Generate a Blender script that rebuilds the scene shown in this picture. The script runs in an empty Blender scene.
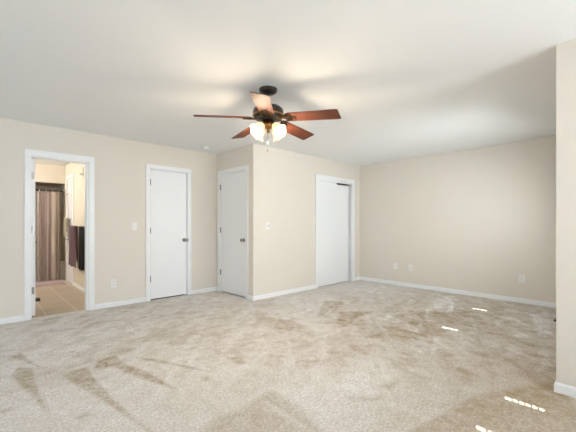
import bpy, bmesh, math, random
import numpy as np
from mathutils import Vector, Matrix
random.seed(4)
C = bpy.context.scene
PI = math.pi

# ---------------------------------------------------------------- camera
cam_d = bpy.data.cameras.new('camera'); cam = bpy.data.objects.new('camera', cam_d)
C.collection.objects.link(cam); C.camera = cam
F_PX, YAW, HOR, EYE = 329.19, 0.81509508, 225.23, 1.170
cam.location = (0, 0, EYE)
cam.rotation_euler = (PI/2, 0, YAW - PI/2)
cam_d.sensor_width = 36; cam_d.lens = F_PX/576*36
cam_d.shift_y = (HOR-216)/576
cam_d.clip_start = 0.05

# ---------------------------------------------------------------- world, sun, area lights, exposure
w = bpy.data.worlds.new('world'); C.world = w; w.use_nodes = True
w.node_tree.nodes['Background'].inputs[0].default_value = (0.62, 0.78, 1.0, 1)
w.node_tree.nodes['Background'].inputs[1].default_value = 0.03
C.view_settings.view_transform = 'Standard'; C.view_settings.look = 'None'
C.view_settings.gamma = 1; C.view_settings.use_curve_mapping = False
C.view_settings.exposure = 0.19

def area(name, loc, direction, sx, sy, power, col, spread=PI):
    d = bpy.data.lights.new(name, 'AREA'); d.shape = 'RECTANGLE'; d.size = sx; d.size_y = sy
    d.energy = power; d.color = col; d.spread = spread
    o = bpy.data.objects.new(name, d); C.collection.objects.link(o); o.location = loc
    o.rotation_euler = Vector(direction).to_track_quat('-Z', 'Y').to_euler()
    return o
SUN_DIR = Vector((1, 0.30, -0.20)).normalized()
sd = bpy.data.lights.new('sun', 'SUN'); sd.energy = 150; sd.angle = math.radians(0.05); sd.color = (1, .95, .88)
so = bpy.data.objects.new('sun', sd); C.collection.objects.link(so)
so.rotation_euler = SUN_DIR.to_track_quat('-Z', 'Y').to_euler()
# area lamps standing in for window daylight: sky light falls inward and down, light turned up by the blind slats goes to the ceiling
SKY, UP = (0.86, 0.95, 1.0), (0.93, 0.97, 1.0)
area('daylight_alcove_window', (4.5, .47, 1.5), (0, 1, -.6), 1.8, 1.15, 9, (.80, .92, 1.0), 2.4)
area('daylight_alcove_window', (4.5, .48, 1.5), (.25, 1, .03), 1.8, 1.15, 15, SKY, 1.8)
area('slat_light_alcove_window', (4.5, .50, 1.5), (-.8, 1, .1), 1.8, 1.15, 7, SKY, 1.8)
area('slat_light_back_window', (1.85, -3.1, 1.5), (0, 1, 1.05), 1.5, 1.2, 80, (.92, .97, 1.0), 2.4)
area('daylight_back_window', (1.85, -3.08, 1.5), (-.35, 1, -.3), 1.5, 1.2, 30, (.50, .76, 1.0), 2.0)  # added blue fill that cools the lower walls
area('daylight_left_window', (-3.9, 2.6, 1.5), (1, 0.25, -.2), 1.5, 1.2, 46, (.70, .86, 1.0))  # added fill lamp that brightens the left and far walls

# ---------------------------------------------------------------- dimensions
H = 2.44
YA, XB, YC, XD, XE, YE = 5.169, 3.113, 4.089, 5.961, 2.957, 0.391
X0, Y0 = -4.0, -3.2
BX, BY1, BY2 = 1.36, 8.40, 9.15      # bathroom right wall, soffit, back of tub
T = 0.12
LAMP_W, BATH_W = 10.3, 56.0
LAMP_C = (1.0, .81, .58)

# ---------------------------------------------------------------- materials
def mat(name, col, rough=0.6, metal=0.0, noise=0.0, nscale=20, bump=0.0, bscale=200, coat=0.0, spec=0.5, emit=None, estr=0, trans=0):
    m = bpy.data.materials.new(name); m.use_nodes = True
    nt = m.node_tree; b = nt.nodes['Principled BSDF']
    b.inputs['Base Color'].default_value = (*col, 1); b.inputs['Roughness'].default_value = rough
    b.inputs['Metallic'].default_value = metal; b.inputs['Coat Weight'].default_value = coat
    b.inputs['Specular IOR Level'].default_value = spec
    if emit: b.inputs['Emission Color'].default_value = (*emit, 1); b.inputs['Emission Strength'].default_value = estr
    if trans: b.inputs['Transmission Weight'].default_value = trans
    tc = nt.nodes.new('ShaderNodeTexCoord')
    if noise:
        n = nt.nodes.new('ShaderNodeTexNoise'); n.inputs['Scale'].default_value = nscale; n.inputs['Detail'].default_value = 4
        nt.links.new(tc.outputs['Object'], n.inputs['Vector'])
        mr = nt.nodes.new('ShaderNodeMapRange'); mr.inputs[3].default_value = 1-noise; mr.inputs[4].default_value = 1+noise
        nt.links.new(n.outputs['Fac'], mr.inputs[0])
        mx = nt.nodes.new('ShaderNodeVectorMath'); mx.operation = 'SCALE'; mx.inputs[0].default_value = col
        nt.links.new(mr.outputs[0], mx.inputs['Scale']); nt.links.new(mx.outputs[0], b.inputs['Base Color'])
    if bump:
        n = nt.nodes.new('ShaderNodeTexNoise'); n.inputs['Scale'].default_value = bscale; n.inputs['Detail'].default_value = 3
        nt.links.new(tc.outputs['Object'], n.inputs['Vector'])
        bp = nt.nodes.new('ShaderNodeBump'); bp.inputs['Strength'].default_value = bump; bp.inputs['Distance'].default_value = 0.002
        nt.links.new(n.outputs['Fac'], bp.inputs['Height']); nt.links.new(bp.outputs[0], b.inputs['Normal'])
    return m
M_wall = mat('wall_paint', (0.785, 0.725, 0.645), 0.75, noise=.015, nscale=3, bump=.12, bscale=160, spec=.3)
M_ceil = mat('ceiling_paint', (0.90, 0.90, 0.89), 0.9, noise=.01, nscale=2, bump=.1, bscale=120, spec=.2)
M_trim = mat('white_trim_paint', (0.90, 0.90, 0.90), 0.35, noise=.01, nscale=6)
M_door = mat('white_door_paint', (0.89, 0.89, 0.895), 0.4, noise=.01, nscale=4, bump=.03, bscale=60)
M_plate = mat('white_plastic', (0.86, 0.85, 0.82), 0.3, noise=.01, nscale=30)
M_slot = mat('dark_slot', (0.06, 0.055, 0.05), 0.6, noise=.05)
M_nickel = mat('satin_nickel', (0.30, 0.28, 0.25), 0.32, metal=1, noise=.06, nscale=60)
M_chrome = mat('chrome', (0.75, 0.75, 0.74), 0.12, metal=1, noise=.03)
M_bronze = mat('dark_bronze', (0.035, 0.026, 0.02), 0.38, metal=.7, noise=.25, nscale=40, coat=.3)
M_brass = mat('antique_brass', (0.42, 0.22, 0.07), 0.3, metal=1, noise=.25, nscale=50)
M_iron = mat('aged_bronze', (0.13, 0.07, 0.03), 0.32, metal=1, noise=.3, nscale=50)
M_bathwall = mat('bathroom_paint', (0.76, 0.69, 0.58), 0.7, noise=.015, nscale=3, bump=.1)
M_sur = mat('brown_tub_surround', (0.30, 0.255, 0.20), 0.35, noise=.12, nscale=8)
M_tub = mat('tub_enamel', (0.80, 0.76, 0.68), 0.2, noise=.01)
M_mauve = mat('mauve_terry', (0.27, 0.165, 0.185), 0.95, noise=.25, nscale=60, bump=.6, bscale=400)
M_darkcloth = mat('charcoal_terry', (0.035, 0.032, 0.03), 0.95, noise=.25, nscale=60, bump=.6, bscale=400)
M_greycloth = mat('grey_terry', (0.17, 0.155, 0.135), 0.95, noise=.25, nscale=60, bump=.6, bscale=400)
M_cream = mat('cream_terry', (0.70, 0.63, 0.50), 0.95, noise=.1, nscale=60, bump=.5, bscale=400)
M_rug = mat('mauve_rug', (0.40, 0.30, 0.30), 0.95, noise=.25, nscale=50, bump=.8, bscale=300)
M_rubber = mat('black_rubber', (0.02, 0.018, 0.016), 0.6, noise=.1)
M_thresh = mat('pale_threshold', (0.66, 0.60, 0.50), 0.4, noise=.08, nscale=20)
M_blind = mat('white_blind', (0.85, 0.85, 0.83), 0.5, noise=.01)
M_glass = mat('window_glass', (1, 1, 1), 0.0, trans=1.0, noise=.001)

def wood_mat():
    m = mat('walnut_blade', (0.15, 0.05, 0.025), 0.6, coat=0.0, spec=.22)
    nt = m.node_tree; b = nt.nodes['Principled BSDF']
    b.inputs['Coat Roughness'].default_value = .3
    uv = nt.nodes.new('ShaderNodeUVMap')
    mp = nt.nodes.new('ShaderNodeMapping'); mp.inputs['Scale'].default_value = (3, 45, 1)
    n = nt.nodes.new('ShaderNodeTexNoise'); n.inputs['Scale'].default_value = 1.5; n.inputs['Detail'].default_value = 6; n.inputs['Distortion'].default_value = .5
    r = nt.nodes.new('ShaderNodeValToRGB')
    r.color_ramp.elements[0].position = .3; r.color_ramp.elements[0].color = (0.055, 0.013, 0.007, 1)
    r.color_ramp.elements[1].position = .75; r.color_ramp.elements[1].color = (0.17, 0.055, 0.026, 1)
    nt.links.new(uv.outputs[0], mp.inputs[0]); nt.links.new(mp.outputs[0], n.inputs['Vector'])
    nt.links.new(n.outputs['Fac'], r.inputs[0]); nt.links.new(r.outputs[0], b.inputs['Base Color'])
    return m
M_wood = wood_mat()

def carpet_mat():
    m = mat('cut_pile_carpet', (0.5, 0.45, 0.38), 1.0, spec=.1)
    nt = m.node_tree; b = nt.nodes['Principled BSDF']
    at = nt.nodes.new('ShaderNodeAttribute'); at.attribute_name = 'nap'
    r = nt.nodes.new('ShaderNodeValToRGB')
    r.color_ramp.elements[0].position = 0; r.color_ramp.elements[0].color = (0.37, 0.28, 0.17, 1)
    r.color_ramp.elements[1].position = 1; r.color_ramp.elements[1].color = (0.81, 0.785, 0.765, 1)
    nt.links.new(at.outputs['Fac'], r.inputs[0])
    tc = nt.nodes.new('ShaderNodeTexCoord')
    n = nt.nodes.new('ShaderNodeTexNoise'); n.inputs['Scale'].default_value = 62; n.inputs['Detail'].default_value = 3; n.inputs['Roughness'].default_value = .75
    nt.links.new(tc.outputs['Object'], n.inputs['Vector'])
    mr = nt.nodes.new('ShaderNodeMapRange'); mr.inputs[1].default_value = .3; mr.inputs[2].default_value = .7
    mr.inputs[3].default_value = .70; mr.inputs[4].default_value = 1.27
    nt.links.new(n.outputs['Fac'], mr.inputs[0])
    mx = nt.nodes.new('ShaderNodeVectorMath'); mx.operation = 'SCALE'
    nt.links.new(r.outputs[0], mx.inputs[0]); nt.links.new(mr.outputs[0], mx.inputs['Scale'])
    nt.links.new(mx.outputs[0], b.inputs['Base Color'])
    n2 = nt.nodes.new('ShaderNodeTexNoise'); n2.inputs['Scale'].default_value = 220; n2.inputs['Detail'].default_value = 2
    nt.links.new(tc.outputs['Object'], n2.inputs['Vector'])
    bp = nt.nodes.new('ShaderNodeBump'); bp.inputs['Strength'].default_value = .5; bp.inputs['Distance'].default_value = .006
    nt.links.new(n2.outputs['Fac'], bp.inputs['Height']); nt.links.new(bp.outputs[0], b.inputs['Normal'])
    return m
M_carpet = carpet_mat()

def tile_mat():
    m = mat('beige_tile', (0.5, 0.42, 0.32), .35)
    nt = m.node_tree; b = nt.nodes['Principled BSDF']
    tc = nt.nodes.new('ShaderNodeTexCoord')
    mp = nt.nodes.new('ShaderNodeMapping'); mp.inputs['Location'].default_value = (-0.65, -6.13, 0)
    br = nt.nodes.new('ShaderNodeTexBrick'); br.offset = 0; br.squash = 1
    br.inputs['Scale'].default_value = 1; br.inputs['Brick Width'].default_value = .335; br.inputs['Row Height'].default_value = .67
    br.inputs['Mortar Size'].default_value = .007; br.inputs['Mortar Smooth'].default_value = .2
    br.inputs['Color1'].default_value = (0.47, 0.39, 0.29, 1); br.inputs['Color2'].default_value = (0.52, 0.44, 0.335, 1)
    br.inputs['Mortar'].default_value = (0.70, 0.62, 0.51, 1)
    nt.links.new(tc.outputs['Object'], mp.inputs[0]); nt.links.new(mp.outputs[0], br.inputs['Vector'])
    mp2 = nt.nodes.new('ShaderNodeMapping'); mp2.inputs['Scale'].default_value = (2, 14, 1)
    n = nt.nodes.new('ShaderNodeTexNoise'); n.inputs['Scale'].default_value = 2.5; n.inputs['Detail'].default_value = 5
    nt.links.new(tc.outputs['Object'], mp2.inputs[0]); nt.links.new(mp2.outputs[0], n.inputs['Vector'])
    mr = nt.nodes.new('ShaderNodeMapRange'); mr.inputs[3].default_value = .82; mr.inputs[4].default_value = 1.18
    nt.links.new(n.outputs['Fac'], mr.inputs[0])
    mx = nt.nodes.new('ShaderNodeVectorMath'); mx.operation = 'SCALE'
    nt.links.new(br.outputs['Color'], mx.inputs[0]); nt.links.new(mr.outputs[0], mx.inputs['Scale'])
    nt.links.new(mx.outputs[0], b.inputs['Base Color'])
    return m
M_tile = tile_mat()

def curtain_mat():
    m = mat('striped_curtain', (0.4, 0.33, 0.3), .85)
    nt = m.node_tree; b = nt.nodes['Principled BSDF']
    uv = nt.nodes.new('ShaderNodeUVMap'); sp = nt.nodes.new('ShaderNodeSeparateXYZ')
    r = nt.nodes.new('ShaderNodeValToRGB'); r.color_ramp.interpolation = 'CONSTANT'
    cols = [(0.0, (0.47,0.36,0.40)), (.30, (0.65,0.55,0.55)), (.42, (0.44,0.30,0.35)), (.52, (0.78,0.68,0.62)), (.66, (0.47,0.35,0.31)),
            (.71, (0.70,0.60,0.55)), (.77, (0.44,0.31,0.29)), (.82, (0.81,0.70,0.61)), (.96, (0.39,0.29,0.22))]
    els = r.color_ramp.elements
    els[0].position = 0; els[0].color = (*cols[0][1], 1); els[1].position = cols[1][0]; els[1].color = (*cols[1][1], 1)
    for p, c in cols[2:]:
        e = els.new(p); e.color = (*c, 1)
    nt.links.new(uv.outputs[0], sp.inputs[0]); nt.links.new(sp.outputs[0], r.inputs[0]); nt.links.new(r.outputs[0], b.inputs['Base Color'])
    return m
M_curt = curtain_mat()

def shade_mat():
    m = bpy.data.materials.new('lit_frosted_glass'); m.use_nodes = True
    b = m.node_tree.nodes['Principled BSDF']
    b.inputs['Base Color'].default_value = (0.75, 0.62, 0.42, 1); b.inputs['Roughness'].default_value = .35
    b.inputs['Emission Color'].default_value = (1.0, 0.78, 0.46, 1); b.inputs['Emission Strength'].default_value = SHADE_E
    return m
SHADE_E = .75
M_shade = shade_mat()
M_bulb = mat('lit_bulb', (1, .9, .75), .3, emit=(1.0, .82, .55), estr=8, noise=.001)

# ---------------------------------------------------------------- helpers
def bx(bm, x0, y0, z0, x1, y1, z1):
    v = [bm.verts.new(p) for p in ((x0,y0,z0),(x1,y0,z0),(x1,y1,z0),(x0,y1,z0),(x0,y0,z1),(x1,y0,z1),(x1,y1,z1),(x0,y1,z1))]
    for f in ((0,3,2,1),(4,5,6,7),(0,1,5,4),(1,2,6,5),(2,3,7,6),(3,0,4,7)): bm.faces.new([v[i] for i in f])
def box(*b, bev=0, seg=2):
    bm = bmesh.new()
    bs = b if isinstance(b[0], (tuple, list)) else [b]
    for q in bs: bx(bm, *q)
    if bev: bmesh.ops.bevel(bm, geom=bm.edges[:], offset=bev, segments=seg, affect='EDGES', profile=.7)
    return bm
def tube(bm, p, q, r, n=12, r2=None, cap=True):
    p, q = Vector(p), Vector(q); d = (q-p).normalized()
    a = d.orthogonal().normalized(); b = d.cross(a); r2 = r if r2 is None else r2
    R = []
    for c, rr in ((p, r), (q, r2)):
        R.append([bm.verts.new(c + a*math.cos(t)*rr + b*math.sin(t)*rr) for t in (2*PI*i/n for i in range(n))])
    for i in range(n): bm.faces.new((R[0][i], R[0][(i+1)%n], R[1][(i+1)%n], R[1][i]))
    if cap: bm.faces.new(R[0][::-1]); bm.faces.new(R[1])
def path(bm, pts, r, n=8):
    pts = [Vector(p) for p in pts]; prev = None; a = None
    for i, p in enumerate(pts):
        d = (pts[min(i+1, len(pts)-1)] - pts[max(i-1, 0)]).normalized()
        if a is None: a = d.orthogonal().normalized()
        a = (a - d*a.dot(d)).normalized(); b = d.cross(a)
        rr = r[i] if isinstance(r, (list, tuple)) else r
        ring = [bm.verts.new(p + a*math.cos(2*PI*k/n)*rr + b*math.sin(2*PI*k/n)*rr) for k in range(n)]
        if prev:
            for k in range(n): bm.faces.new((prev[k], prev[(k+1)%n], ring[(k+1)%n], ring[k]))
        else: bm.faces.new(ring[::-1])
        prev = ring
    bm.faces.new(prev)
def lathe(bm, prof, origin, axis=(0,0,1), n=32):
    """prof: (radius, height along axis)"""
    o = Vector(origin); d = Vector(axis).normalized(); a = d.orthogonal().normalized(); b = d.cross(a)
    prev = None
    for r, h in prof:
        if r < 1e-5: ring = [bm.verts.new(o + d*h)]
        else: ring = [bm.verts.new(o + d*h + a*math.cos(2*PI*k/n)*r + b*math.sin(2*PI*k/n)*r) for k in range(n)]
        if prev:
            for k in range(n):
                k2 = (k+1) % n
                if len(prev) == 1 and len(ring) > 1: bm.faces.new((prev[0], ring[k2], ring[k]))
                elif len(ring) == 1 and len(prev) > 1: bm.faces.new((prev[k], prev[k2], ring[0]))
                elif len(ring) > 1: bm.faces.new((prev[k], prev[k2], ring[k2], ring[k]))
        prev = ring
def obj(name, bm, m, parent=None, smooth=False, label=None):
    root = parent; off = Vector((0,0,0))
    while root is not None: off += root.location; root = root.parent
    bmesh.ops.recalc_face_normals(bm, faces=bm.faces)
    me = bpy.data.meshes.new(name)
    if parent is None and not bm.verts: raise Exception(name)
    if parent is None:
        # origin at the middle of the thing's base
        xs = [v.co for v in bm.verts]
        c = Vector(((min(v.x for v in xs)+max(v.x for v in xs))/2, (min(v.y for v in xs)+max(v.y for v in xs))/2, min(v.z for v in xs)))
        if name in ORIGIN0: c = Vector((0,0,0))
        off = c
    bmesh.ops.translate(bm, verts=bm.verts, vec=-off)
    bm.to_mesh(me); bm.free(); me.materials.append(m)
    if smooth:
        for p in me.polygons: p.use_smooth = True
        try: me.set_sharp_from_angle(angle=math.radians(40))
        except Exception: pass
    o = bpy.data.objects.new(name, me); C.collection.objects.link(o)
    if parent is None: o.location = off
    else: o.parent = parent
    if label: o['label'] = label
    return o
ORIGIN0 = {'floor', 'floor_bathroom'}
def struct(name, bm, m, smooth=False, label=None):
    o = obj(name, bm, m, smooth=smooth); o['kind'] = 'structure'
    if label: o['label'] = label
    return o
def tag(o, label, cat, group=None):
    o['label'] = label; o['category'] = cat
    if group: o['group'] = group
    return o
def thing(name, loc, label, cat, group=None):
    o = bpy.data.objects.new(name, None); C.collection.objects.link(o); o.location = loc; o.empty_display_size = .1
    return tag(o, label, cat, group)

# ---------------------------------------------------------------- floor with the brushed carpet pile and painted alcove shade
def value_noise(x, y, seed, n=256):
    rs = np.random.RandomState(seed); g = rs.rand(n, n)
    xi = np.floor(x).astype(int); yi = np.floor(y).astype(int); fx = x-xi; fy = y-yi
    fx = fx*fx*(3-2*fx); fy = fy*fy*(3-2*fy)
    a = g[xi % n, yi % n]; b = g[(xi+1) % n, yi % n]; c = g[xi % n, (yi+1) % n]; d = g[(xi+1) % n, (yi+1) % n]
    return (a*(1-fx)+b*fx)*(1-fy) + (c*(1-fx)+d*fx)*fy
def fbm(x, y, seed, o=4):
    s = 0; a = 1; t = 0
    for i in range(o):
        s = s + a*value_noise(x*2**i, y*2**i, seed+i); t += a; a *= .55
    return s/t
def poly_mask(x, y, poly, soft=.02):
    P = np.array(poly); inside = np.zeros(x.shape, bool); dmin = np.full(x.shape, 9.0)
    n = len(P)
    for i in range(n):
        x1, y1 = P[i]; x2, y2 = P[(i+1) % n]
        cond = ((y1 > y) != (y2 > y))
        xint = (x2-x1)*(y-y1)/((y2-y1) if abs(y2-y1) > 1e-9 else 1e-9) + x1
        inside ^= cond & (x < xint)
        L = (x2-x1)**2+(y2-y1)**2
        t = np.clip(((x-x1)*(x2-x1)+(y-y1)*(y2-y1))/max(L, 1e-9), 0, 1)
        dmin = np.minimum(dmin, np.hypot(x-x1-t*(x2-x1), y-y1-t*(y2-y1)))
    s = np.where(inside, dmin, -dmin)
    return np.clip(s/soft*.5+.5, 0, 1)
def build_floor():
    st = .012
    xs = np.concatenate([np.arange(X0-.02, -.3, .08), np.arange(-.3, XD+.03, st)]); ys = np.concatenate([np.arange(Y0-.02, -.3, .08), np.arange(-.3, YA+T*.5, st)])
    nx, ny = len(xs), len(ys)
    gx, gy = np.meshgrid(xs, ys, indexing='ij')
    co = np.zeros((nx, ny, 3)); co[..., 0] = gx; co[..., 1] = gy
    idx = np.arange(nx*ny).reshape(nx, ny)
    q = np.stack([idx[:-1, :-1], idx[1:, :-1], idx[1:, 1:], idx[:-1, 1:]], -1).reshape(-1, 4)
    me = bpy.data.meshes.new('floor')
    me.vertices.add(nx*ny); me.vertices.foreach_set('co', co.ravel())
    me.loops.add(q.size); me.loops.foreach_set('vertex_index', q.ravel().astype(np.int32))
    me.polygons.add(len(q)); me.polygons.foreach_set('loop_start', (np.arange(len(q))*4).astype(np.int32))
    me.update(calc_edges=True)
    # footprints and brushing: low patches, streaks, then the swept wedges and the painted alcove shade
    wx = gx + .25*(fbm(gx*2, gy*2, 11)-.5); wy = gy + .25*(fbm(gx*2, gy*2, 31)-.5)
    big = fbm(wx*1.1, wy*1.1, 3, 3)
    mid = fbm(wx*7, wy*9.0, 7, 5)
    fine = fbm(wx*14, wy*14, 17, 3)
    fine2 = fbm(wx*38, wy*38, 91, 2)
    u = (gx+gy)*.707; v = (gx-gy)*.707
    streak = fbm(u*1.5+.5*fine, v*12, 23, 3)
    nap_shade = .80 + .25*(big-.5)
    foot = np.clip((mid-.53)*14, 0, 1)              # trodden patches with fairly crisp rims
    foot2 = np.clip((fbm(wx*14, wy*17, 57, 4)-.55)*14, 0, 1)
    dist = gx*.685+gy*.728
    far = np.clip((dist-1.95)/.9, 0, 1)*np.clip((7.2-dist)/3, .4, 1)               # the near strip has been swept smooth
    nap_shade += -far*(.16*foot + .15*foot2) + .16*(streak-.5)*2*far + .20*(fine-.5) + .16*(fine2-.5)
    rnd = random.Random(12)
    for k in range(46):                               # sweeps of the vacuum cleaner
        x0, y0 = rnd.uniform(2.9, 5.7), rnd.uniform(.6, 3.6); a = rnd.choice((.15, .5, 1.2, 1.75)) + rnd.uniform(-.25, .25); L = rnd.uniform(.25, .8)
        bend = rnd.uniform(-.25, .25); wd = rnd.uniform(.018, .05)
        s_ = (gx-x0)*math.cos(a) + (gy-y0)*math.sin(a); n_ = -(gx-x0)*math.sin(a) + (gy-y0)*math.cos(a) - bend*s_*s_
        m_ = np.clip((L/2-np.abs(s_))/.06, 0, 1)*np.clip((wd-np.abs(n_))/.018, 0, 1)*np.clip(.75+1.0*(fine-.5)*2, 0, 1.2)
        nap_shade += rnd.choice((.26, .22, .20, -.10))*m_
    for sgn, amp, soft, poly in NAP_SHADE:
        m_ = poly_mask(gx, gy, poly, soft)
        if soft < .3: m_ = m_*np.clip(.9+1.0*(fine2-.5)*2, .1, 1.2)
        nap_shade += sgn*amp*m_
    nap_shade = np.clip(nap_shade, 0, 1)
    a = me.attributes.new('nap', 'FLOAT', 'POINT'); a.data.foreach_set('value', nap_shade.ravel().astype(np.float32))
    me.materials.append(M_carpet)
    o = bpy.data.objects.new('floor', me); C.collection.objects.link(o)
    o['kind'] = 'structure'; o['label'] = 'beige cut pile carpet with brushed and trodden marks'
NAP_SHADE = [
(-1,.42,.012,[(0.48, 3.1), (0.65, 3.12), (0.65, 2.85), (0.66, 2.49), (0.69, 2.09), (0.74, 1.76), (0.71, 1.88), (0.61, 2.42), (0.52, 2.84)]),
(-1,.45,.012,[(0.7, 3.05), (0.75, 3.19), (0.9, 3.23), (0.9, 2.96), (0.98, 2.71), (1.03, 2.26), (0.9, 2.6), (0.82, 2.96)]),
(-1,.45,.012,[(0.2, 3.37), (0.24, 3.51), (0.33, 3.4), (0.31, 3.09), (0.32, 2.51), (0.27, 2.86), (0.2, 3.23)]),
(-1,.40,.012,[(0.21, 3.82), (0.28, 3.91), (0.37, 3.38), (0.29, 3.59)]),
(-1,.40,.012,[(1.0, 3.08), (1.15, 2.86), (1.37, 2.29), (1.15, 2.73)]),
(-1,.30,.03,[(0.86, 1.65), (1.05, 1.76), (1.16, 1.74), (1.42, 1.76), (1.52, 1.78), (1.5, 1.48), (1.38, 1.1), (0.8, 1.2)]),
(-1,.34,.025,[(3.18, 2.83), (3.95, 3.35), (4.05, 3.08), (3.73, 2.88), (3.26, 2.76)]),
(-1,.36,.025,[(3.09, 2.45), (3.55, 2.75), (3.93, 2.46), (3.49, 2.42), (3.07, 2.31)]),
(-1,.26,.06,[(2.99, 1.92), (3.78, 2.14), (4.29, 2.13), (4.83, 1.55), (3.59, 1.44), (3.08, 1.63)]),
(-1,.28,.04,[(2.64, 3.41), (2.81, 2.94), (2.69, 2.33), (2.57, 2.31), (2.47, 2.67), (2.45, 3.16)]),
(-1,.26,.03,[(1.74, 0.92), (2.45, 0.79), (3.2, 0.4), (2.47, 0.14), (1.64, 0.87)]),
(-1,.40,.02,[(1.6, 2.5), (1.69, 2.42), (1.66, 2.27), (1.59, 2.29)]),
(-1,.40,.02,[(1.26, 2.28), (1.29, 2.27), (1.26, 2.21), (1.23, 2.22)]),
(-1,.40,.02,[(0.44, 2.34), (0.5, 2.36), (0.5, 2.33), (0.45, 2.31)]),
(-1,.16,.06,[(2.46, 1.26), (2.6, 1.11), (2.46, 1.02), (2.29, 1.13)]),
(-1,.20,.02,[(1.84, 1.38), (1.94, 1.23), (2.14, 1.19), (2.13, 1.28), (2.32, 1.23), (1.96, 1.18), (1.79, 1.3)]),
(-1,.40,.02,[(0.1, 2.77), (0.16, 2.76), (0.15, 2.71), (0.1, 2.71)]),
(-1,.20,.02,[(2.68, 2.01), (2.66, 1.73), (2.51, 1.65), (2.57, 1.85)]),
(-1,.34,.9,[(3.9, 2.4), (6.3, 2.9), (6.3, 0.2), (3.0, 0.2), (3.1, 1.2)]),  # alcove floor shade painted into the colour, along with darker pile
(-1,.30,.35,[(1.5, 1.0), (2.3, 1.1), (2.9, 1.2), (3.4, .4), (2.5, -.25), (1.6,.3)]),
(1,.16,.08,[(1.97, 1.52), (2.17, 1.53), (2.27, 1.33), (2.06, 1.31), (1.87, 1.41)]),
(1,.30,.025,[(4.55, 1.18), (5.06, 1.2), (4.93, 1.06), (4.67, 0.85), (4.66, 0.97), (4.74, 1.12), (4.39, 1.12)]),
(1,.30,.02,[(4.08, 0.94), (4.37, 0.93), (4.21, 0.77), (4.09, 0.83), (4.14, 0.92)]),
(1,.28,.08,[(5.21, 2.17), (5.7, 2.19), (5.7, 2.01), (5.04, 1.88), (4.44, 1.92)]),
(1,.22,.02,[(1.72, 0.94), (2.47, 0.79), (2.45, 0.77), (1.73, 0.9)]),
(1,.25,.02,[(1.365, 1.7), (1.40, 1.7), (1.39, 1.33), (1.36, 1.34)]),
(1,.30,.025,[(5.24, 0.96), (5.6, 0.83), (4.45, 0.62), (4.55, 0.76)]),
(1,.22,.025,[(3.84, 0.63), (4.07, 0.59), (3.5, 0.49), (3.17, 0.55), (3.55, 0.58)]),
]
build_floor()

# ---------------------------------------------------------------- room shell
O1 = (0.468, 1.106, 2.045)      # bathroom opening
O2 = (1.935, 2.560, 2.050)      # hall door
struct('ceiling', box(X0-T, Y0-T, H, XD+T, YA+T, H+.08), M_ceil)
def wallY(y0, y1, x0, x1, openings, h=H):
    """wall slab between y0..y1 with openings (xa, xb, z0, z1)"""
    bs = []; x = x0
    for xa, xb, za, zb in sorted(openings):
        bs.append((x, y0, 0, xa, y1, h))
        if za > 0: bs.append((xa, y0, 0, xb, y1, za))
        bs.append((xa, y0, zb, xb, y1, h)); x = xb
    bs.append((x, y0, 0, x1, y1, h)); return box(*bs)
def wallX(x0, x1, y0, y1, openings, h=H):
    bs = []; y = y0
    for ya, yb, za, zb in sorted(openings):
        bs.append((x0, y, 0, x1, ya, h))
        if za > 0: bs.append((x0, ya, 0, x1, yb, za))
        bs.append((x0, ya, zb, x1, yb, h)); y = yb
    bs.append((x0, y, 0, x1, y1, h)); return box(*bs)
struct('wall_left', wallY(YA, YA+T, X0-T, XB+T, [(O1[0], O1[1], 0, O1[2]), (O2[0], O2[1], 0, O2[2])]), M_wall)
D2 = (4.280, 5.038, 2.060)
struct('wall_closet_side', wallX(XB, XB+T, YC+T, YA, [(D2[0], D2[1], 0, D2[2])]), M_wall)
CL = (4.609, 5.690, 2.055)
struct('wall_closet_front', wallY(YC, YC+T, XB, XD, [(CL[0], CL[1], 0, CL[2])]), M_wall)
struct('wall_right', box(XD, YE-T, 0, XD+T, YC+T, H), M_wall)
struct('wall_return', wallY(YE-T, YE, XE, XD, [(3.55, 5.45, .9, 2.1)]), M_wall)
struct('wall_near', box(XE, Y0, 0, XE+T, YE-T, H), M_wall)
W1 = (-2.6, -1.1, .9, 2.1); W2 = (1.1, 2.6, .9, 2.1)
struct('wall_back', wallY(Y0-T, Y0, X0-T, XE+T, [W1, W2]), M_wall)
WS1 = (-3.05, -2.12, .9, 2.1); WS2 = (-2.0, -.4, .9, 2.1)
WS3 = (1.85, 3.35, .9, 2.1)
struct('wall_side', wallX(X0-T, X0, Y0, YA, [WS1, WS2, WS3]), M_wall)
# closets behind the doors
struct('wall_closet_inner', box((XB+T, YC+T+.6, 0, XD, YC+T+.66, H), (XD-.06, YC+T, 0, XD, YC+T+.6, H), (4.4, YC+T, 0, 4.46, YC+T+.6, H)), M_wall)

# windows (outside the photograph; area lamps in front supply their daylight)
ZM = 1.45
def window(n, axis, a, b, z0, z1, face, out):
    fr = []; s = .045
    lo, hi = sorted((face, out))
    def q(u0, v0, u1, v1): return (u0, lo+.03, v0, u1, hi-.03, v1) if axis == 'Y' else (lo+.03, u0, v0, hi-.03, u1, v1)
    fr = [q(a, z0, a+s, z1), q(b-s, z0, b, z1), q(a+s, z0, b-s, z0+s), q(a+s, z1-s, b-s, z1), q(a+s, ZM-.015, b-s, ZM+.015)]
    return struct('window_%d' % n, box(*fr), M_trim)
window(1, 'Y', W1[0], W1[1], .9, 2.1, Y0, Y0-T)
window(2, 'Y', W2[0], W2[1], .9, 2.1, Y0, Y0-T)
window(3, 'X', WS1[0], WS1[1], .9, 2.1, X0, X0-T)  # unseen window, added so sun on the floor bounces up to the ceiling
window(4, 'X', WS2[0], WS2[1], .9, 2.1, X0, X0-T)
window(6, 'X', WS3[0], WS3[1], .9, 2.1, X0, X0-T)  # unseen window, put in to go with the left fill lamp
window(5, 'Y', 3.55, 5.45, .9, 2.1, YE, YE-T)
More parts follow.
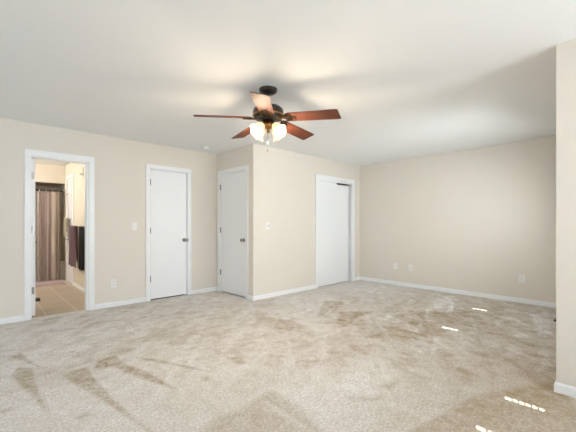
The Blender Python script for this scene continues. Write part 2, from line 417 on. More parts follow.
# lowered blinds, those of the back wall added to block the sun; on the one nearest the camera four slats do not quite meet, and slivers of sun come through
for wn, (axis, a, b, pos) in enumerate((('Y', W1[0], W1[1], Y0-.105), ('Y', W2[0], W2[1], Y0-.105), ('X', WS1[0], WS1[1], X0-.105), ('Y', 3.55, 5.45, YE-.105), ('X', WS3[0], WS3[1], X0-.105))):
    bm = bmesh.new(); n = 48
    for k in range(8 if wn == 2 else 0, n):
        z = .9 + 1.2*k/n
        if axis == 'Y': bx(bm, a, pos-.004, z, b, pos+.004, z+1.2/n)
        else: bx(bm, pos-.004, a, z, pos+.004, b, z+1.2/n)
    tag(obj('window_blind', bm, M_blind), ['closed white blind of the left window behind the camera', 'closed white blind of the right window behind the camera', 'slightly raised white blind of the far side window', 'closed white blind of the window in the alcove', 'closed white blind of the side window nearest the bathroom'][wn], 'blind')
def sun_blind():
    xp = X0 - .05
    k = SUN_DIR
    slits = []
    for (xa, ya, xb, yb, nd) in ((2.579, .616, 2.628, .403, 6), (3.865, 1.533, 3.903, 1.374, 4), (5.095, 1.593, 5.046, 1.416, 4), (2.088, .640, 2.12, .50, 3)):
        xm = (xa+xb)/2; z = (xm-xp)*(-k.z/k.x)
        s = (xm-xp)*k.y/k.x
        y1, y2 = sorted((ya-s, yb-s))
        slits.append((z, y1, y2, nd))
    slits.sort()
    bm = bmesh.new(); z = .9; hh = .006
    a, b = WS2[0], WS2[1]
    for zs, y1, y2, nd in slits:
        while z < zs-hh/2-1e-6:
            zt = min(z+.025, zs-hh/2); bx(bm, xp-.004, a, z, xp+.004, b, zt); z = zt
        # the row with the gaps
        bx(bm, xp-.001, a, zs-hh/2, xp+.001, y1, zs+hh/2); bx(bm, xp-.001, y2, zs-hh/2, xp+.001, b, zs+hh/2)
        stp = (y2-y1)/nd
        for i in range(nd-1): bx(bm, xp-.001, y1+stp*(i+.7), zs-hh/2, xp+.001, y1+stp*(i+1), zs+hh/2)
        z = zs+hh/2
    while z < 2.1-1e-6:
        zt = min(z+.025, 2.1); bx(bm, xp-.004, a, z, xp+.004, b, zt); z = zt
    tag(obj('window_blind', bm, M_blind), 'closed white blind with bent slats on the side window nearest the camera', 'blind')
sun_blind()

# ---------------------------------------------------------------- baseboards
BH, BT = .068, .012
def base(name, x0, y0, x1, y1, nrm):
    """strip along a wall face from (x0,y0) to (x1,y1), nrm points into the room; rounded top"""
    bm = bmesh.new(); n = Vector((*nrm, 0)); prof = [(0, 0), (BT, 0), (BT, BH-.014), (BT*.75, BH-.005), (BT*.35, BH), (0, BH)]
    rings = []
    for p in ((x0, y0), (x1, y1)):
        rings.append([bm.verts.new(Vector((p[0], p[1], 0)) + n*t + Vector((0, 0, z))) for t, z in prof])
    m = len(prof)
    for i in range(m): bm.faces.new((rings[0][i], rings[0][(i+1) % m], rings[1][(i+1) % m], rings[1][i]))
    bm.faces.new(rings[0]); bm.faces.new(rings[1][::-1])
    struct(name, bm, M_trim)
base('baseboard_left', X0, YA, .413, YA, (0,-1))
base('baseboard_left.001', 1.185, YA, 1.870, YA, (0,-1))
base('baseboard_left.002', 2.622, YA, XB, YA, (0,-1))
base('baseboard_closet_side', XB, YC-BT, XB, 4.214, (-1,0))
base('baseboard_closet_side.001', XB, 5.105, XB, YA-BT, (-1,0))
base('baseboard_closet_front', XB, YC, 4.548, YC, (0,-1))
base('baseboard_closet_front.001', 5.755, YC, XD-BT, YC, (0,-1))
base('baseboard_right', XD, YE+BT, XD, YC, (-1,0))
base('baseboard_return', XE-BT, YE, XD, YE, (0,1))
base('baseboard_return.001', XE, Y0, XE, YE, (-1,0))
base('baseboard_back', X0, Y0, XE, Y0, (0,1))
base('baseboard_side', X0, Y0, X0, YA, (1,0))

# ---------------------------------------------------------------- casings (trim) and jambs
tn = [0]
def casingY(xa, xb, zt, w, y, jamb_depth=T):
    tn[0] += 1; e = .016
    bm = bmesh.new()
    def leg(bs):
        b = box(*bs, bev=.004); me = bpy.data.meshes.new('t'); b.to_mesh(me); b.free(); bm.from_mesh(me); bpy.data.meshes.remove(me)
    leg((xa-w, y-e, 0, xa, y, zt)); leg((xb, y-e, 0, xb+w, y, zt)); leg((xa-w, y-e, zt, xb+w, y, zt+w))
    # raised outer band
    leg((xa-w, y-e-.005, 0, xa-w+.018, y-e+.004, zt+w)); leg((xb+w-.018, y-e-.005, 0, xb+w, y-e+.004, zt+w)); leg((xa-w+.018, y-e-.005, zt+w-.018, xb+w-.018, y-e+.004, zt+w))
    o = struct('trim_%d' % tn[0], bm, M_trim)
def jambY(xa, xb, zt, y0, y1, t=.018, stop=None):
    tn[0] += 1
    b = [(xa, y0, 0, xa+t, y1, zt-t), (xb-t, y0, 0, xb, y1, zt-t), (xa, y0, zt-t, xb, y1, zt)]
    if stop is not None:
        b += [(xa+t, stop, 0, xa+t+.006, stop+.035, zt-t), (xb-t-.01, stop, 0, xb-t, stop+.035, zt-t), (xa+t+.01, stop, zt-t-.01, xb-t-.01, stop+.035, zt-t)]
    struct('trim_%d' % tn[0], box(*b), M_trim)
def casingX(ya, yb, zt, w, x):
    tn[0] += 1; e = .016
    bm = bmesh.new()
    def leg(bs):
        b = box(*bs, bev=.004); me = bpy.data.meshes.new('t'); b.to_mesh(me); b.free(); bm.from_mesh(me); bpy.data.meshes.remove(me)
    leg((x-e, ya-w, 0, x, ya, zt)); leg((x-e, yb, 0, x, yb+w, zt)); leg((x-e, ya-w, zt, x, yb+w, zt+w))
    leg((x-e-.005, ya-w, 0, x-e+.004, ya-w+.018, zt+w)); leg((x-e-.005, yb+w-.018, 0, x-e+.004, yb+w, zt+w)); leg((x-e-.005, ya-w+.018, zt+w-.018, x-e+.004, yb+w-.018, zt+w))
    struct('trim_%d' % tn[0], bm, M_trim)
def jambX(ya, yb, zt, x0, x1, t=.018, stop=None):
    tn[0] += 1
    b = [(x0, ya, 0, x1, ya+t, zt-t), (x0, yb-t, 0, x1, yb, zt-t), (x0, ya, zt-t, x1, yb, zt)]
    if stop is not None:
        b += [(stop, ya+t, 0, stop+.035, ya+t+.01, zt-t), (stop, yb-t-.01, 0, stop+.035, yb-t, zt-t), (stop, ya+t+.01, zt-t-.01, stop+.035, yb-t-.01, zt-t)]
    struct('trim_%d' % tn[0], box(*b), M_trim)
CW = .066
casingY(O1[0]+.014, O1[1]+.006, O1[2], CW, YA); jambY(O1[0], O1[1], O1[2], YA, YA+T, stop=YA+.045)
casingY(O2[0], O2[1]-.004, O2[2], CW-.004, YA); jambY(O2[0], O2[1], O2[2], YA+.001, YA+T, t=.010, stop=YA+.042)
casingX(D2[0], D2[1], D2[2], CW, XB); jambX(D2[0], D2[1], D2[2], XB+.001, XB+T, t=.010, stop=XB+.042)
casingY(CL[0], CL[1], CL[2], CW-.004, YC); jambY(CL[0], CL[1], CL[2], YC+.001, YC+T, t=.012)

# ---------------------------------------------------------------- doors
def knob(parent, base_p, n, m=None, name='door_knob'):
    m = m or M_nickel
    bm = bmesh.new()
    lathe(bm, [(0,0),(.031,0),(.031,.004),(.024,.010),(.012,.013),(.011,.030),(.017,.036),(.026,.044),(.028,.053),(.025,.062),(.014,.068),(0,.069)], base_p, n, 24)
    obj(name, bm, m, parent, smooth=True, label='dark nickel round knob')
def hinge(parent, p, n, side):
    """knuckle barrel of a butt hinge, with a leaf lying on the door"""
    bm = bmesh.new(); p = Vector(p); n = Vector(n); s = Vector(side)
    c = p + n*.006
    for k in range(3): tube(bm, c+Vector((0,0,-.045+.03*k)), c+Vector((0,0,-.0165+.03*k)), .0072, 10)
    tube(bm, c+Vector((0,0,.046)), c+Vector((0,0,.052)), .005, 8)
    a = p - s*.012 - n*.002; b = p + s*.012 + n*.0015
    bx(bm, min(a.x,b.x), min(a.y,b.y), p.z-.044, max(a.x,b.x), max(a.y,b.y), p.z+.044)
    obj('hinge', bm, M_nickel, parent)
# door_2: hall door in the left wall
d2 = thing('door_2', (2.25, YA, 0), '', ''); del d2['label']; del d2['category']; d2['kind'] = 'structure'
obj('door_leaf', box(O2[0]+.015, YA+.009, .020, O2[1]-.016, YA+.040, O2[2]-.015, bev=.0015), M_door, d2)
for z in (1.835, 1.085, .335): hinge(d2, (O2[0]+.006, YA-.002, z), (0,-1,0), (1,0,0))
knob(d2, (2.500, YA+.009, .925), (0,-1,0))
obj('latch_plate', box(O2[1]-.006, YA-.0185, .895, O2[1]+.003, YA-.001, .955), M_nickel, d2)
# door_3: closet side door
d3 = thing('door_3', (XB, 4.66, 0), '', ''); del d3['label']; del d3['category']; d3['kind'] = 'structure'
obj('door_leaf', box(XB+.009, D2[0]+.016, .020, XB+.040, D2[1]-.015, D2[2]-.015, bev=.0015), M_door, d3)
for z in (1.835, 1.085, .345): hinge(d3, (XB-.002, D2[1]-.006, z), (-1,0,0), (0,1,0))
knob(d3, (XB+.009, 4.347, .93), (-1,0,0))
# door_4, door_5: sliding closet panels
XM = 5.185
d4 = thing('door_4', (4.9, YC+.03, 0), '', ''); d5 = thing('door_5', (5.4, YC+.07, 0), '', '')
for d in (d4, d5): del d['label']; del d['category']; d['kind'] = 'structure'
d4['label'] = 'left sliding closet door, in front'; d5['label'] = 'right sliding closet door, behind'
obj('door_leaf', box(CL[0]+.013, YC+.018, .012, XM+.02, YC+.044, 2.012, bev=.0015), M_door, d4)
bm = bmesh.new(); lathe(bm, [(0,.0015),(.018,.0015),(.020,.004),(.025,.003),(.026,0)], (4.645, YC+.018, 1.0), (0,-1,0), 20)
obj('finger_pull', bm, M_plate, d4, smooth=True)
obj('door_leaf', box(XM-.02, YC+.056, .012, CL[1]-.035, YC+.082, 1.990, bev=.0015), M_door, d5)
obj('edge_strip', box(CL[1]-.075, YC+.050, .012, CL[1]-.052, YC+.056, 1.990), M_trim, d5)
tn[0] += 1
struct('trim_%d' % tn[0], box((CL[0]+.012, YC+.004, 2.016, CL[1]-.012, YC+.016, 2.043), (CL[0]+.012, YC+.016, 2.030, CL[1]-.012, YC+.095, 2.043)), M_trim, label='white track fascia over the sliding doors')

# ---------------------------------------------------------------- switches, outlets, detector
def frame(p, n):
    n = Vector(n); u = Vector((0,0,1)).cross(n); return Vector(p), n, u
def nbox(bm, p, n, u, a0, a1, z0, z1, d0, d1):
    A = p + u*a0 + n*d0; B = p + u*a1 + n*d1
    bx(bm, min(A.x,B.x), min(A.y,B.y), p.z+z0, max(A.x,B.x), max(A.y,B.y), p.z+z1)
def plate(name, p, n, label, cat, kind, group=None):
    p, n, u = frame(p, n)
    t = thing(name, p, label, cat, group)
    bm = bmesh.new(); nbox(bm, p, n, u, -.036, .036, -.059, .059, 0, .006)
    bmesh.ops.bevel(bm, geom=bm.edges[:], offset=.002, segments=2, affect='EDGES')
    obj('cover_plate', bm, M_plate, t)
    if kind == 'outlet':
        for s in (1, -1):
            bm = bmesh.new(); nbox(bm, p, n, u, -.0165, .0165, s*.0205-.0145, s*.0205+.0145, .005, .0085)
            bmesh.ops.bevel(bm, geom=bm.edges[:], offset=.0015, segments=1, affect='EDGES')
            r = obj('receptacle', bm, M_plate, t)
            bm = bmesh.new()
            for a in (-.0065, .0065): nbox(bm, p, n, u, a-.0014, a+.0014, s*.0205-.001, s*.0205+.009, .008, .0088)
            nbox(bm, p, n, u, -.0025, .0025, s*.0205-.010, s*.0205-.006, .008, .0088)
            obj('slot', bm, M_slot, r)
    elif kind == 'switch':
        bm = bmesh.new(); nbox(bm, p, n, u, -.0055, .0055, -.012, .012, .005, .008)
        s = obj('switch_surround', bm, M_plate, t)
        bm = bmesh.new(); nbox(bm, p, n, u, -.0045, .0045, -.002, .009, .007, .018)
        obj('toggle', bm, M_plate, t)
        for z in (-.03, .03):
            bm = bmesh.new(); lathe(bm, [(0,.0075),(.0035,.0072),(.0035,.006)], p+Vector((0,0,z)), n, 10)
            obj('screw', bm, M_chrome, t)
    elif kind == 'dimmer':
        bm = bmesh.new(); nbox(bm, p, n, u, -.0165, .0165, -.033, .033, .005, .008)
        obj('switch_surround', bm, M_plate, t)
        bm = bmesh.new(); nbox(bm, p, n, u, .006, .014, -.015, .02, .007, .0115)
        obj('toggle', bm, M_nickel, t, label='grey slider')
    else:
        bm = bmesh.new(); lathe(bm, [(.0075,.006),(.0075,.009),(.0045,.009),(.0045,.016),(.0015,.016),(0,.016)], p, n, 14)
        obj('jack', bm, M_chrome, t)
    return t
plate('light_switch', (1.709, YA, 1.155), (0,-1,0), 'white toggle light switch beside the casing of the hall door', 'switch', 'switch')
plate('wall_outlet', (1.421, YA, .332), (0,-1,0), 'white duplex outlet low on the wall between bathroom and hall door', 'outlet', 'outlet', 'duplex outlets')
plate('light_switch', (3.395, YC, 1.160), (0,-1,0), 'white switch plate with grey slider near the outer corner below the fan', 'switch', 'dimmer')
plate('wall_jack', (XD, 3.252, .371), (-1,0,0), 'small white wall jack left of the outlet on the far beige wall', 'jack', 'jack')
plate('wall_outlet', (XD, 2.945, .368), (-1,0,0), 'white outlet just right of the jack on the far beige wall', 'outlet', 'outlet', 'duplex outlets')
plate('wall_outlet', (XD, 1.191, .368), (-1,0,0), 'white outlet on the far wall nearest the foreground wall edge', 'outlet', 'outlet', 'duplex outlets')

sm = thing('smoke_detector', (2.672, 4.80, H), 'round white smoke detector on ceiling above the hall door corner', 'smoke detector')
bm = bmesh.new(); lathe(bm, [(0,0),(.068,0),(.068,-.012),(0,-.012)], (2.672, 4.80, H), n=28); obj('mounting_base', bm, M_plate, sm, smooth=True)
bm = bmesh.new(); lathe(bm, [(.060,-.012),(.060,-.032),(.048,-.044),(.0,-.046)], (2.672, 4.80, H), n=28); obj('cover', bm, M_plate, sm, smooth=True)
bm = bmesh.new(); lathe(bm, [(.006,-.046),(.006,-.049),(0,-.049)], (2.695, 4.775, H), n=10); obj('test_button', bm, M_slot, sm)

# ---------------------------------------------------------------- ceiling fan
FX, FY = 1.975, 2.365
ZB = 2.170                       # blade height
fan = thing('ceiling_fan', (FX, FY, H), 'dark bronze ceiling fan with five walnut blades and lit glass shades', 'ceiling fan')
O = (FX, FY, 0)
bm = bmesh.new(); lathe(bm, [(0,H),(.084,H),(.084,H-.012),(.077,H-.028),(.052,H-.045),(.024,H-.052),(0,H-.052)], O, n=36); obj('canopy', bm, M_bronze, fan, smooth=True)
bm = bmesh.new(); tube(bm, (FX,FY,H-.05), (FX,FY,2.26), .0125, 16); lathe(bm, [(.0125,2.30),(.026,2.285),(.030,2.26),(0,2.26)], O, n=20); obj('downrod', bm, M_bronze, fan, smooth=True)
bm = bmesh.new(); lathe(bm, [(0,2.27),(.06,2.268),(.115,2.255),(.138,2.235),(.143,2.215),(.143,2.180),(.135,2.172),(.135,2.165),(.128,2.150),(.09,2.140),(0,2.140)], O, n=48)
bmesh.ops.translate(bm, verts=bm.verts, vec=(0,0,.014))
mh = obj('motor_housing', bm, M_bronze, fan, smooth=True)
bm = bmesh.new(); lathe(bm, [(.141,2.184),(.147,2.180),(.147,2.174),(.141,2.170)], O, n=48); bmesh.ops.translate(bm, verts=bm.verts, vec=(0,0,.014)); obj('brass_band', bm, M_brass, mh, smooth=True)
bm = bmesh.new(); lathe(bm, [(0,2.140),(.085,2.140),(.088,2.130),(.080,2.116),(.045,2.108),(.045,2.092),(0,2.092)], O, n=36); bmesh.ops.translate(bm, verts=bm.verts, vec=(0,0,.026)); obj('flywheel', bm, M_bronze, fan, smooth=True)
TH0 = math.radians(8.7); PITCH = math.radians(13); DROOP = math.tan(math.radians(3.3))
blade_mesh = None
for k in range(5):
    th = TH0 + k*2*PI/5
    er = Vector((math.cos(th), math.sin(th), 0)); et = Vector((-math.sin(th), math.cos(th), 0))
    tp = (et*math.cos(PITCH) - Vector((0,0,1))*math.sin(PITCH)).normalized(); er = (er - Vector((0,0,DROOP))).normalized(); nn = er.cross(tp)
    c = Vector((FX, FY, ZB))
    # blade outline (r, s)
    out = []
    r0, r1, w0, w1 = .195, .668, .070, .077
    def arc(cx, cy, rad, a0, a1, n=6): return [(cx+rad*math.cos(a0+(a1-a0)*i/n), cy+rad*math.sin(a0+(a1-a0)*i/n)) for i in range(n+1)]
    out += arc(r1-.014, w1-.014, .014, 0, PI/2) [::-1][::-1]
    out = [(r0+.03, -w0), ] + [(r1-.016, -w1)] + arc(r1-.016, -w1+.016, .016, -PI/2, 0) + arc(r1-.010, w1-.016, .016, 0, PI/2) + [(r0+.03, w0)] + arc(r0+.03, 0, w0, PI/2, 3*PI/2, 10)[1:-1]
    bm = bmesh.new(); uvl = bm.loops.layers.uv.new('UVMap')
    vt = [bm.verts.new(c + er*r + tp*s + nn*.003) for r, s in out]; vb = [bm.verts.new(c + er*r + tp*s - nn*.003) for r, s in out]
    fs = [bm.faces.new(vt), bm.faces.new(vb[::-1])]; n = len(out)
    for i in range(n): fs.append(bm.faces.new((vt[i], vb[i], vb[(i+1) % n], vt[(i+1) % n])))
    for f in fs:
        for l in f.loops:
            d = l.vert.co - c; l[uvl].uv = (d.dot(er)+k*3.1, d.dot(tp)+k*.7)
    bl = obj('blade', bm, M_wood, fan)
    # scrolled blade iron below the blade root
    bm = bmesh.new()
    for s in (-1, 1):
        pts = []
        for i in range(15):
            t = i/14; r = .075 + .16*t; sd_ = s*(.012 + .040*math.sin(PI*min(1, t*1.05))**.8); zz = -.012 + .0*t
            pts.append(c + er*r + tp*sd_ + Vector((0,0,-.004)) - nn*.0075 + Vector((0,0,.004*(1-t))))
        path(bm, pts, .006, 8)
        # curl
        cc = c + er*.205 + tp*s*.036 - nn*.010
        path(bm, [cc + er*math.cos(a)*(.016-.0014*j) + tp*math.sin(a)*s*(.016-.0014*j) for j, a in enumerate([i*.6 for i in range(10)])], .004, 6)
    bx_pts = [(.070,-.016),(.15,-.010),(.20,-.030),(.255,-.022),(.275,0),(.255,.022),(.20,.030),(.15,.010),(.070,.016)]
    vt = [bm.verts.new(c + er*r + tp*s - nn*.0035) for r, s in bx_pts]; vb = [bm.verts.new(c + er*r + tp*s - nn*.0085) for r, s in bx_pts]
    bm.faces.new(vt); bm.faces.new(vb[::-1])
    for i in range(len(vt)): bm.faces.new((vt[i], vb[i], vb[(i+1) % len(vt)], vt[(i+1) % len(vt)]))
    br = obj('blade_iron', bm, M_iron, fan, smooth=True)
    for r, s in ((.215,-.014),(.215,.014),(.255,0)):
        bm = bmesh.new(); lathe(bm, [(0,.003),(.004,.0025),(.0055,0)], c + er*r + tp*s - nn*.0085, -nn, 8)
        obj('screw', bm, M_brass, br)
# light kit
bm = bmesh.new(); lathe(bm, [(0,2.094),(.050,2.094),(.062,2.082),(.066,2.066),(.058,2.050),(.034,2.040),(.020,2.034),(.012,2.018),(.016,2.008),(.010,1.996),(0,1.992)], O, n=36)
bmesh.ops.translate(bm, verts=bm.verts, vec=(0,0,.036))
lk = obj('light_fitter', bm, M_brass, fan, smooth=True)
for k in range(4):
    a = math.radians(185 + 90*k)
    er = Vector((math.cos(a), math.sin(a), 0)); c = Vector((FX, FY, 2.104))
    ax = (er*.70 + Vector((0,0,-.72))).normalized()       # direction in which the shade opens
    s0 = c + er*.066 + Vector((0,0,.004))
    bm = bmesh.new(); path(bm, [c+er*.045, c+er*.058+Vector((0,0,.010)), s0+Vector((0,0,.004)), s0+ax*.018], [.009,.009,.010,.012], 10)
    lathe(bm, [(0,.0),(.020,.004),(.024,.016),(.026,.034),(.020,.034)], s0, ax, 20)
    obj('lamp_arm', bm, M_brass, fan, smooth=True)
    bm = bmesh.new()
    n = 40; prof = [(.023,.022),(.033,.030),(.041,.046),(.045,.068),(.049,.090),(.056,.108),(.066,.120)]
    aa = ax.orthogonal().normalized(); bb = ax.cross(aa); rings = []
    def ring(r, h, wv): return [bm.verts.new(s0 + ax*(h + wv*.004*math.cos(6*2*PI*i/n)) + (aa*math.cos(2*PI*i/n) + bb*math.sin(2*PI*i/n))*(r + wv*.003*math.cos(6*2*PI*i/n))) for i in range(n)]
    for j, (r, h) in enumerate(prof): rings.append(ring(r, h, (j/6)**2))
    for j, (r, h) in reversed(list(enumerate(prof))): rings.append(ring(r-.003, h, (j/6)**2))
    for p_, q_ in zip(rings, rings[1:]):
        for i in range(n): bm.faces.new((p_[i], p_[(i+1) % n], q_[(i+1) % n], q_[i]))
    sh = obj('lamp_shade', bm, M_shade, fan, smooth=True)
    bm = bmesh.new(); lathe(bm, [(.011,.034),(.012,.045),(.022,.070),(.024,.080),(.020,.092),(.010,.099),(0,.101)], s0, ax, 20)
    obj('light_bulb', bm, M_bulb, fan, smooth=True)
    ld = bpy.data.lights.new('lamp_light', 'POINT'); ld.energy = LAMP_W; ld.color = LAMP_C; ld.shadow_soft_size = .035
    lo = bpy.data.objects.new('lamp_light', ld); C.collection.objects.link(lo); lo.location = s0 + ax*.14 - Vector((FX, FY, H)); lo.parent = fan
for (dx, dy, z1) in ((-.014, -.006, 1.860), (.020, .028, 1.95)):
    bm = bmesh.new(); tube(bm, (FX+dx, FY+dy, 2.05), (FX+dx, FY+dy, z1+.02), .0012, 6); pc = obj('pull_chain', bm, M_nickel, fan)
    bm = bmesh.new(); lathe(bm, [(0,.026),(.004,.022),(.007,.010),(.006,.002),(0,0)], (FX+dx, FY+dy, z1-.004), n=12); obj('chain_fob', bm, M_nickel, pc, smooth=True)

# ---------------------------------------------------------------- bathroom
YB = YA + T
BXL = -.6
struct('floor_bathroom', box(BXL, YB-.06, -.05, BX+T, BY2, .002), M_tile)
struct('ceiling_bathroom', box(BXL-T, YB, H, BX+T, BY2+T, H+.08), M_ceil)
struct('wall_bathroom_right', wallX(BX, BX+T, YB, BY2+T, [(7.56, 8.16, 0, 2.12)]), M_bathwall)
struct('wall_bathroom_left', box(BXL-T, YB, 0, BXL, BY2+T, H), M_bathwall)
struct('wall_bathroom_soffit', box(BXL, BY1, 2.06, BX, BY1+T, H), M_bathwall)
struct('wall_bathroom_back', box(BXL, BY2, 0, BX, BY2+T, H), M_sur)
struct('wall_tub_end', box((BX-.012, BY1+.03, .41, BX, BY2, H), (BXL, BY1+.03, .41, BXL+.012, BY2, H)), M_sur, label='brown tub surround')
struct('ceiling_tub', box(BXL, BY1+T, 2.06, BX, BY2, 2.09), M_sur)
base('baseboard_bathroom', BX, YB, BX, 7.50, (-1,0))
struct('trim_20', box(O1[0]+.018, YA-.01, 0, O1[1]-.018, YA+.06, .008, bev=.002), M_thresh, label='pale threshold strip between carpet and tile')
# narrow white door in the right bathroom wall
tn[0] += 1; e = .016
struct('trim_21', box((BX-e, 7.50, 0, BX, 7.56, 2.12), (BX-e, 8.16, 0, BX, 8.22, 2.12), (BX-e, 7.50, 2.12, BX, 8.22, 2.18), bev=.003), M_trim)
d6 = thing('door_6', (BX, 7.86, 0), '', ''); del d6['label']; del d6['category']; d6['kind'] = 'structure'; d6['label'] = 'narrow white door in the bathroom wall'
obj('door_leaf', box(BX-.002, 7.565, .012, BX+.033, 8.155, 2.115, bev=.001), M_door, d6)
# open bathroom door, hinged on the left jamb, its edge toward the bedroom
d1 = thing('door_1', (.52, YB, 0), '', ''); del d1['label']; del d1['category']; d1['kind'] = 'structure'; d1['label'] = 'white bathroom door standing open, seen on its hinge edge'
obj('door_leaf', box(.500, YB+.004, .014, .538, YB+.60, 2.022, bev=.001), M_door, d1)
for z in (1.80, 1.11, .335):
    bm = box((.503, YB+.001, z-.044, .526, YB+.005, z+.044), bev=.001, seg=1); 
    tube(bm, (.498, YB+.000, z-.045), (.498, YB+.000, z+.045), .007, 10)
    obj('hinge', bm, M_nickel, d1, label='dull brass coloured hinge')
bm = bmesh.new(); lathe(bm, [(0,0),(.031,0),(.031,.004),(.012,.012),(.011,.03),(.026,.044),(.028,.055),(.014,.068),(0,.069)], (.5345, YB+.54, .93), (1,0,0), 20); obj('door_knob', bm, M_nickel, d1, smooth=True)
tag(obj('door_stop', box(.585, 6.30, .002, .70, 6.40, .045, bev=.008), M_rubber, label=None), 'black rubber block on the bathroom tiles beside the open door', 'door stop')

# tub
tub = thing('bathtub', ((BXL+BX)/2, 8.78, 0), 'white bathtub whose end shows beside the striped curtain', 'bathtub')
bm = bmesh.new()
a, b, y0, y1 = BXL+.001, BX-.001, BY1+.035, BY2-.001
bx(bm, a, y0, 0, b, y0+.06, .40); bx(bm, a, y1-.06, 0, b, y1, .40); bx(bm, a, y0+.06, 0, a+.08, y1-.06, .40); bx(bm, b-.08, y0+.06, 0, b, y1-.06, .40); bx(bm, a+.08, y0+.06, 0, b-.08, y1-.06, .08)
obj('tub_body', bm, M_tub, tub)
obj('rim', box((a, y0-.008, .385, b, y0+.068, .402),), M_tub, tub)
# rod + curtain
rod = thing('curtain_rod', (.4, BY1-.04, 1.89), 'dark shower curtain rod under the bathroom soffit', 'curtain rod')
bm = bmesh.new(); tube(bm, (BXL, BY1-.045, 1.89), (BX-.02, BY1-.045, 1.89), .013, 14); obj('rod', bm, M_bronze, rod, smooth=True)
bm = bmesh.new(); lathe(bm, [(0,0),(.034,0),(.034,.006),(.020,.018),(.016,.05),(0,.05)], (BX, BY1-.045, 1.89), (-1,0,0), 24); obj('flange', bm, M_chrome, rod, smooth=True, label='bright chrome end flange')
bm = bmesh.new(); uvl = bm.loops.layers.uv.new('UVMap')
nx_, nz_ = 220, 14; x0_, x1_ = .35, 1.262; grid = []
for i in range(nx_+1):
    t = i/nx_; col_ = []
    for j in range(nz_+1):
        s = j/nz_; z = .035 + (1.862-.035)*s
        amp = .030*(1-.25*s); ph = t*2*PI*11 + .6*math.sin(5*t) + .25*math.sin(3*s+t*9)
        x = x0_ + (x1_-x0_)*t + .010*math.sin(ph*.5+1) + (1-s)*.012*math.sin(7*t)
        y = BY1-.052 + amp*math.sin(ph)*(.7+.3*math.sin(13*t+1)) - .012*(1-s)
        y = min(y, BY1+.005)
        col_.append(bm.verts.new((x, y, z)))
    grid.append(col_)
for i in range(nx_):
    for j in range(nz_):
        f = bm.faces.new((grid[i][j], grid[i+1][j], grid[i+1][j+1], grid[i][j+1]))
        for l, (p_, q_) in zip(f.loops, ((i,j),(i+1,j),(i+1,j+1),(i,j+1))): l[uvl].uv = (p_/nx_, q_/nz_)
bmesh.ops.solidify(bm, geom=bm.faces[:], thickness=.002)
tag(obj('shower_curtain', bm, M_curt, smooth=True), 'floor length shower curtain in mauve and beige stripes', 'shower curtain')
for i in range(6):
    x = .70 + i*.108
    bm = bmesh.new(); path(bm, [(x, BY1-.045+.017*math.cos(q*PI/8), 1.884+.022*math.sin(q*PI/8)) for q in range(16)] , .0025, 6)
    o = tag(obj('curtain_ring', bm, M_chrome, smooth=True), 'small metal ring on the shower curtain rod', 'curtain ring', 'curtain rings')
# rug
bm = bmesh.new(); nx_, ny_ = 30, 16; g = []
for i in range(nx_+1):
    g.append([])
    for j in range(ny_+1):
        x = .50 + .78*i/nx_; y = 7.78 + .55*j/ny_ + .02*math.sin(i*.4)
        e_ = min(i, nx_-i, j, ny_-j); z = .004 + .022*min(1, e_/1.5) + .006*math.sin(i*1.1+j*.7)*min(1, e_/2)
        g[-1].append(bm.verts.new((x, y, z)))
for i in range(nx_):
    for j in range(ny_): bm.faces.new((g[i][j], g[i+1][j], g[i+1][j+1], g[i][j+1]))
r_ = bmesh.ops.extrude_face_region(bm, geom=bm.faces[:]);
for v in [v for v in r_['geom'] if isinstance(v, bmesh.types.BMVert)]: v.co.z = .0022
tag(obj('bath_rug', bm, M_rug, smooth=True), 'pale mauve rug on the tiles in front of the shower curtain', 'rug')

# towels on the bar
def towel(x, ya, yb, z0, z1, seed, xt=None, skew=0, point=0):
    """folded cloth hanging over a bar running along Y at x, z1; front and back layers"""
    bm = bmesh.new(); n, m_ = 26, 20; rnd = random.Random(seed); f1 = rnd.uniform(2, 4)
    rows = []
    # profile goes: back bottom -> top -> front bottom (front = -x side)
    prof = [(.014, z0+.10+(z1-z0-.10)*j/6) for j in range(6)] + [(.014*math.cos(a), z1+.014*math.sin(a)) for a in (0.3, PI/4, PI/2, 3*PI/4, PI-.3)] + [(-.014, z1-(z1-z0)*j/12) for j in range(1, 13)]
    for (dx, z) in prof:
        row = []; s = (z1-z)/(z1-z0)
        for i in range(n+1):
            t = i/n
            y = ya + (yb-ya)*t; y = (ya+yb)/2 + (y-(ya+yb)/2)*(1-.05*math.sin(PI*s)+skew*s)
            zz = z - (point*s*abs(t-.5)*0 + point*s*(t if point > 0 else 0))
            fold = (.003+.013*max(s, 0))*math.sin(2*PI*f1*t + seed + 1.2*s) 
            row.append(bm.verts.new((x + dx + (fold if dx < 0 else -abs(fold)*.2), y, zz + (.008*math.sin(9*t) if s > .95 else 0))))
        rows.append(row)
    for p_, q_ in zip(rows, rows[1:]):
        for i in range(n): bm.faces.new((p_[i], p_[i+1], q_[i+1], q_[i]))
    bmesh.ops.solidify(bm, geom=bm.faces[:], thickness=.005)
    return bm
XT = BX-.085; ZT = 1.135
bar = thing('towel_bar', (XT, 6.9, ZT), 'metal towel bar on the right bathroom wall carrying the mauve towel', 'towel bar')
bm = bmesh.new(); tube(bm, (XT, 6.15, ZT), (XT, 7.30, ZT), .008, 12); obj('bar', bm, M_nickel, bar, smooth=True)
for y in (6.155, 7.295):
    bm = bmesh.new(); tube(bm, (BX, y, ZT), (XT-.006, y, ZT), .009, 10); lathe(bm, [(0,.0),(.024,0),(.024,.006),(.012,.014)], (BX, y, ZT), (-1,0,0), 16); obj('post', bm, M_nickel, bar, smooth=True)
o = tag(obj('towel', towel(XT-.034, 6.62, 7.24, .44, ZT+.012, 2, skew=.10), M_mauve, smooth=True), 'mauve towel hanging at the left end of the towel bar', 'towel')
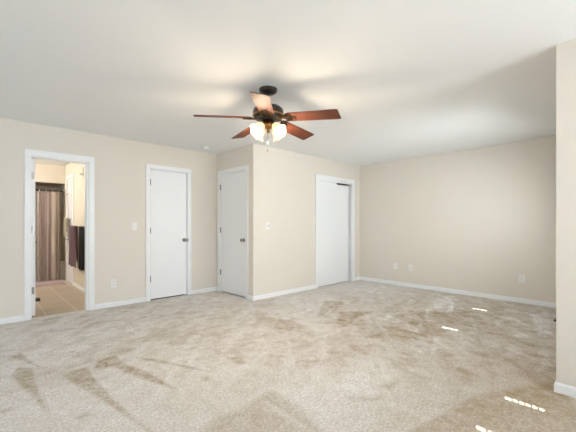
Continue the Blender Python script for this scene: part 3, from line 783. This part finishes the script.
o = tag(obj('towel', towel(XT, 6.19, 6.57, .42, ZT+.002, 5, skew=0), M_darkcloth, smooth=True), 'near black towel hanging right of the mauve one', 'towel')
# rack hooked over the narrow door with a small cream towel
XR = BX-.06
rk = thing('towel_rack', (XR, 8.0, .9), 'white door rack with chrome hooks beside the shower curtain', 'towel rack')
bm = bmesh.new()
for y in (7.72, 8.10): path(bm, [(BX-.006, y, 2.10), (BX-.010, y, 1.80), (BX-.010, y, .88)], .006, 8)
for z in (1.79, 1.31, .89):
    for y in (7.72, 8.10): tube(bm, (BX-.010, y, z), (XR-.006, y, z), .006, 8)
obj('upright', bm, M_plate, rk, smooth=True)
for z in (1.79, 1.31, .89):
    bm = bmesh.new(); tube(bm, (XR, 7.70, z), (XR, 8.12, z), .008, 10); obj('rail', bm, M_chrome, rk, smooth=True)
tag(obj('hand_towel', towel(XR, 7.84, 8.07, .94, 1.316, 8), M_cream, smooth=True), 'small cream towel hanging on the door rack by the curtain', 'towel')
hk = thing('wall_hook', (BX, 6.74, 2.08), 'slim metal fitting high on the bathroom wall near the doorway', 'hook')
bm = bmesh.new(); bx(bm, BX-.004, 6.725, 2.03, BX, 6.755, 2.20); obj('plate', bm, M_nickel, hk)
bm = bmesh.new(); path(bm, [(BX-.004, 6.74, 2.08), (BX-.03, 6.74, 2.06), (BX-.045, 6.74, 2.07), (BX-.05, 6.74, 2.10)], .005, 8); obj('hook_arm', bm, M_nickel, hk, smooth=True)
# unseen ceiling lamp, added to brighten the bathroom
bl_ = thing('bathroom_ceiling_light', (-.3, 7.4, H), 'round frosted ceiling light in the bathroom', 'ceiling light')
bm = bmesh.new(); lathe(bm, [(0,H),(.15,H),(.15,H-.02),(.14,H-.02)], (-.3, 7.4, 0), n=32); obj('lamp_base', bm, M_chrome, bl_, smooth=True)
bm = bmesh.new(); lathe(bm, [(.14,H-.02),(.135,H-.05),(.09,H-.08),(0,H-.09)], (-.3, 7.4, 0), n=32); obj('lamp_shade', bm, M_shade, bl_, smooth=True)
ld = bpy.data.lights.new('bath_lamp_light', 'POINT'); ld.energy = BATH_W; ld.color = (1.0, .97, .93); ld.shadow_soft_size = .22
lo = bpy.data.objects.new('bath_lamp_light', ld); C.collection.objects.link(lo); lo.location = (0, 0, -.30); lo.parent = bl_

# small dark wedge on the carpet by the edge of the foreground wall
bm = bmesh.new()
vs = [bm.verts.new(p) for p in ((5.10,.63,.001),(5.20,.63,.001),(5.20,.68,.001),(5.10,.705,.001),(5.10,.63,.085),(5.20,.63,.08),(5.20,.68,.03),(5.10,.695,.02))]
for f in ((0,3,2,1),(4,5,6,7),(0,1,5,4),(1,2,6,5),(2,3,7,6),(3,0,4,7)): bm.faces.new([vs[i] for i in f])
tag(obj('door_wedge', bm, M_rubber), 'small dark wedge on the carpet at the edge of the foreground wall', 'door wedge')
